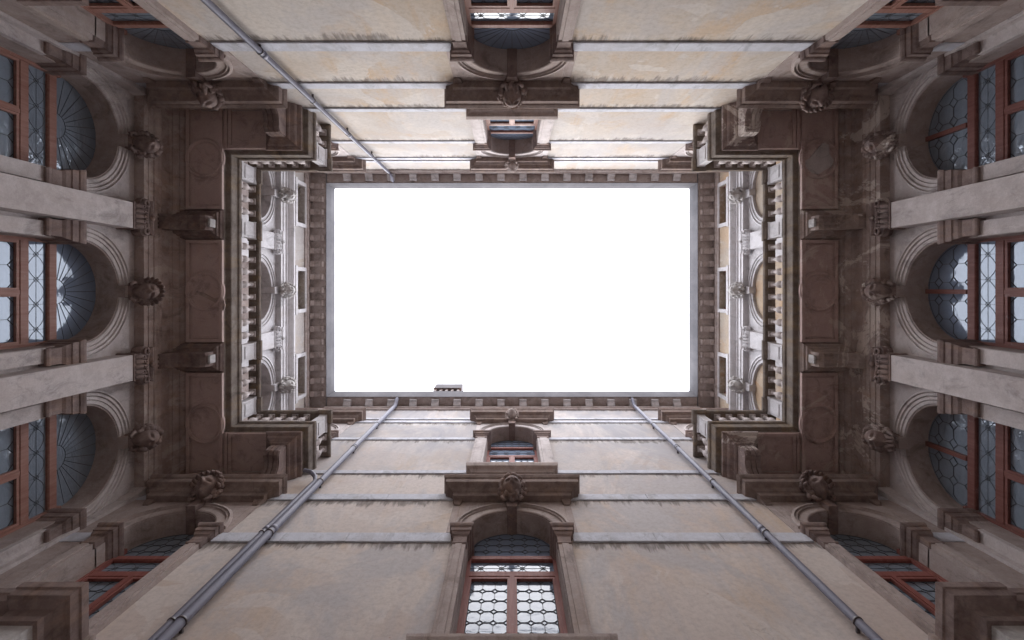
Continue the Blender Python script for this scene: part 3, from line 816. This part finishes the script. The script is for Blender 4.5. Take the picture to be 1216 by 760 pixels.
        for s in (-1, 1):
            a, b = sorted((s * ur0, s * ur1)); seg(a, b, y0 - .02, yr1)
            a, b = sorted((s * (ur1 + .012), s * 3.99)); seg(a, b, yr0, yr1 - .003)
        ro = [(12.88, -.02), (12.94, .03), (13.01, .035), (13.06, .0)]
        for u in (-P1 / 2, P1 / 2): seg(u - .2, u + .2, y0, y1)
        for s in (-1, 1): seg(*sorted((s * (ur0 + .02), s * (ur0 - .3))), y0 + .002, y1 + .002)
        for s in (-1, 1): seg(*sorted((s * (ur0 + .01), s * (ur1 + .02))), yr0 + .002, yr1 + .004)
        return g
    part('handrail', rail, 'rail', bal, key='rail')
    yb = YB - .08; pedw = .19
    def ped(): return G().stack(-pedw, pedw, -.09, .07, [(12.2, .02), (12.27, .02), (12.3, 0), (12.8, 0), (12.84, .02), (12.9, .02)]).box(-pedw + .05, pedw - .05, .07, .085, 12.36, 12.74)
    for u in (-2.74, -P1 / 2, P1 / 2, 2.74): part('pedestal', ped, 'pale', bal, (u, yb, 0), 'ped')
    for s in (-1, 1): part('pedestal', ped, 'pale', bal, (s * (UB + .22), YR - .08, 0), 'ped')
    def balus(u, y): part('baluster', baluster_mesh, 'grey', bal, (u, y, 12.2), 'bal')
    for k in range(8): balus(-P1 / 2 + P1 * (k + 1.35) / 9.7 + .0, yb)
    for s in (-1, 1):
        for k in range(3): balus(s * (1.84 + .29 * k), yb)
        for k in range(5): balus(s * (UB + .07), YB + .1 + .28 * k)
        for k in range(2): balus(s * (UB + .55 + .28 * k), YR - .08)
    # ---- second-floor wall with arches, pilasters and entablature
    pt = 'plaster_attic_right' if right else 'plaster_attic_left'
    def upper():
        g = G()
        wall_sheet(g, -YW, YW, 12.2, 16.45, YU, YU - .35, [(u, .84, 12.2, 14.6) for u in (-P2, 0, P2)])
        return g
    up = part('upper_wall', upper, 'pale', w)
    for i, u in enumerate((-P2, 0, P2)):
        def arch2():
            g = G(); ro = 1.06
            g.arc(0, 14.6, [(.839, YU - .02), (ro, YU - .02), (ro, YU + .05), (ro - .05, YU + .07), (ro - .06, YU + .035), (ro - .13, YU + .05), (ro - .14, YU + .02), (.839, YU + .015)], n=36)
            for s in (-1, 1):
                a, b = sorted((s * .84, s * 1.05)); g.box(a, b, YU - .01, YU + .06, 12.2, 14.3); g.stack(a, b, YU - .3, YU + .05, [(14.3, 0), (14.4, .02), (14.5, .06), (14.6, .06)])
            return g
        a2 = part('upper_arch', arch2, 'pale', w, (u, 0, 0), 'arch2')
        part('upper_keystone', lambda: G().profy(YU - .33, YU + .12, [(-.09, 15.4), (.09, 15.4), (.12, 15.74), (-.12, 15.74)]), 'pale', a2, (0, 0, 0), 'key2')
        part('carved_mask', head_mesh(seeds[i] + 20, ('beard', 'plain', 'beard')[seeds[i] % 3]), 'white', a2, (0, YU + .28, 15.9), 'umask%d' % seeds[i], (1.05,) * 3).rotation_euler.x = -.5
        def fill():
            g = G(); K = 20; y = YU - .3 if not right else YU - .06
            g.profy(y - .04, y, [(-.86, 12.2), (.86, 12.2)] + [(.86 * cos(pi * k / K), 14.6 + .86 * sin(pi * k / K)) for k in range(K + 1)])
            return g
        part('arch_infill', fill, 'plaster_attic_right' if right else 'surround', a2, (0, 0, 0), 'fill%d' % right)
    for u in (-P2 / 2, P2 / 2):
        p = part('upper_pilaster', lambda: G().box(-.23, .23, YU, YU + .16, 12.2, 15.3), 'pale', w, (u, 0, 0), 'pil2')
        part('capital', capital_mesh(.46, .45, .16), 'pale', p, (0, YU, 15.3), 'cap2')
    part('upper_entablature', lambda: G().prof(-YW, YW, [(YU - .1, 15.75), (YU + .15, 15.75), (YU + .15, 15.88), (YU + .17, 15.89), (YU + .17, 16.02), (YU + .2, 16.05), (YU + .13, 16.07), (YU + .13, 16.28),
         (YU + .17, 16.3), (YU + .24, 16.36), (YU + .27, 16.4), (YU + .27, 16.48), (YU + .2, 16.52), (YU - .1, 16.52)]), 'pale', w, key='ent2')
    # ---- attic with small rectangular windows
    def attic():
        g = G(); wall_sheet(g, -YW, YW, 16.5, 17.95, YU, YU - .3, [(u, .62, 17.12, 18.0 - .12, 1) for u in (-P2, 0, P2)]); return g
    part('attic_wall', attic, pt, w)
    for u in (-P2, 0, P2):
        def fr():
            g = G(); y0, y1 = YU - .01, YU + .05; a, b = 17.12, 17.88
            g.box(-.74, -.62, y0, y1, a, b); g.box(.62, .74, y0, y1, a, b); g.box(-.78, .78, y0, y1 + .05, a - .14, a - .001); g.box(-.74, .74, y0, y1 - .004, b + .001, b + .1)
            return g
        aw = part('attic_window', fr, 'pale', w, (u, 0, 0), 'attw')
        part('shutter', lambda: G().box(-.62, .62, YU - .22, YU - .18, 17.12, 17.88).box(-.02, .02, YU - .18, YU - .16, 17.12, 17.88), 'shutter', aw, (0, 0, 0), 'shut')
        part('window_frame', lambda: G().box(-.619, .619, YU - .18, YU - .13, 17.121, 17.18).box(-.619, -.57, YU - .18, YU - .13, 17.18, 17.879).box(.57, .619, YU - .18, YU - .13, 17.18, 17.879), wd if right else 'shutter', aw, (0, 0, 0), 'shfr')
    top_cornice(w, YW, YU, .6, .44, 0)
    part('roof', lambda: G().prof(-4, 4, [(.9, 19.06), (.9, 19.0), (-5, 18.95), (-5, 20.9), (-4.8, 20.95)]), 'tile', w, key='roofs')
    # ---- ground-floor piers in the corners with their moulded ledges
    for s in (-1, 1):
        def pier(s=s):
            g = G()
            def blk(ua, ub, ya, yb_, rr):
                v = []
                for z, o in rr:
                    v += [(s * (ua - o), ya - o, z), (s * (ua - o), yb_ + o, z), (s * ub, yb_ + o, z), (s * ub, ya - o, z)]
                k = len(rr)
                g.add(v, [(4 * i + j, 4 * i + (j + 1) % 4, 4 * i + (j + 1) % 4 + 4, 4 * i + j + 4) for i in range(k - 1) for j in range(4)] + [(0, 1, 2, 3), tuple(range(4 * k - 4, 4 * k))])
            blk(3.35, 3.99, XL - 5.25, XL - 4.85, [(5.45, .0), (5.46, .04), (5.53, .045), (5.55, .02), (5.66, .03), (5.7, .09), (5.74, .1), (5.75, .135), (5.86, .14), (5.88, .155), (5.98, .155)])
            blk(3.41, 3.99, .0, XL - 5.2, [(5.45, 0), (5.46, .03), (5.53, .04), (5.55, .01), (5.66, .03), (5.7, .09), (5.74, .1), (5.75, .135), (5.86, .14), (5.88, .15), (5.975, .15)])
            return g
        pr = part('corner_ledge', pier, 'brown', w, key='ledge%d' % s)
        def shaft(s=s):
            g = G(); a, b = sorted((s * 3.35, s * 3.98)); g.box(a, b, XL - 5.2, XL - 4.85, GROUND, 5.45); return g
        part('pier_shaft', shaft, 'white', pr, key='shaft%d' % s)
        def side(s=s):
            g = G(); a, b = sorted((s * 3.6, s * 3.985)); g.box(a, b, .0, XL - 5.2, GROUND, 5.5); return g
        part('pier_wall', side, 'brown', pr, key='pside%d' % s)
    return w

wing_l = side_wing('palace_wing', -XL, -pi / 2, False, 'ornate brown stone front with balcony and fan-shaped lunettes, at the left of the photo', (6, 14, 9))
wing_r = side_wing('palace_wing', XL, pi / 2, True, 'ornate stone front with pale salt-stained balcony soffit, at right of the photo', (10, 15, 13))

# ------------------------------------------------------------------ drainpipes
def drainpipe(label, x, sy, zlo, zhi, r=.05, bends=None, elbow=None):
    """sy is +1 for the lower wall of the picture, -1 for the upper one"""
    t = thing('drainpipe', label, 'drainpipe', (x, sy * (YW - .13), 0), 0, 'drainpipes down the plastered walls')
    pts = [(0, 0, zlo), (0, 0, zhi - .5)]
    if zhi > 17: pts += [(0, 0, zhi - .25), (0, -sy * .06, zhi - .1), (0, -sy * .16, zhi + .05), (0, -sy * .18, zhi + .25)]
    if elbow: pts += elbow
    part('pipe', G().tube(pts, r, 16), 'pipe', t)
    z = zlo + 1.2; i = 0
    while z < zhi - .6:
        if (i := i + 1) % 2: part('collar', G().lathe(0, 0, [(r + .001, z - .05), (r + .007, z - .045), (r + .007, z + .045), (r + .001, z + .05)], 16), 'pipe', t)
        part('wall_bracket', G().box(-.02, .02, min(0, sy * .13), max(0, sy * .13), z - .16, z - .13).lathe(0, 0, [(r + .002, z - .16), (r + .01, z - .16), (r + .01, z - .13), (r + .002, z - .13)], 14), 'iron', t)
        z += 2.3
    return t
drainpipe('grey drainpipe crossing the cream wall beside the left balcony', -4.05, -1, GROUND, 18.2)
drainpipe('long grey drainpipe left of the windows, from the eaves down the greyish wall', -3.9, 1, GROUND, 18.2, .062)
drainpipe('shorter second drainpipe beside the long left one, bending away under the left balcony', -4.015, 1, GROUND, 11.3, .042,
          elbow=[(0, 0, 11.0), (-.06, -.04, 11.15), (-.2, -.08, 11.3), (-.36, -.1, 11.34)])
drainpipe('grey drainpipe right of the windows, from the eaves down the greyish wall', 4.08, 1, GROUND, 18.2, .052)

# ------------------------------------------------------------------ ground
g = G().add([(-150, -150, GROUND), (150, -150, GROUND), (150, 150, GROUND), (-150, 150, GROUND)], [(0, 1, 2, 3)])
gr = bpy.data.objects.new('ground', g.mesh('ground', 'paving')); C.objects.link(gr); gr['kind'] = 'structure'
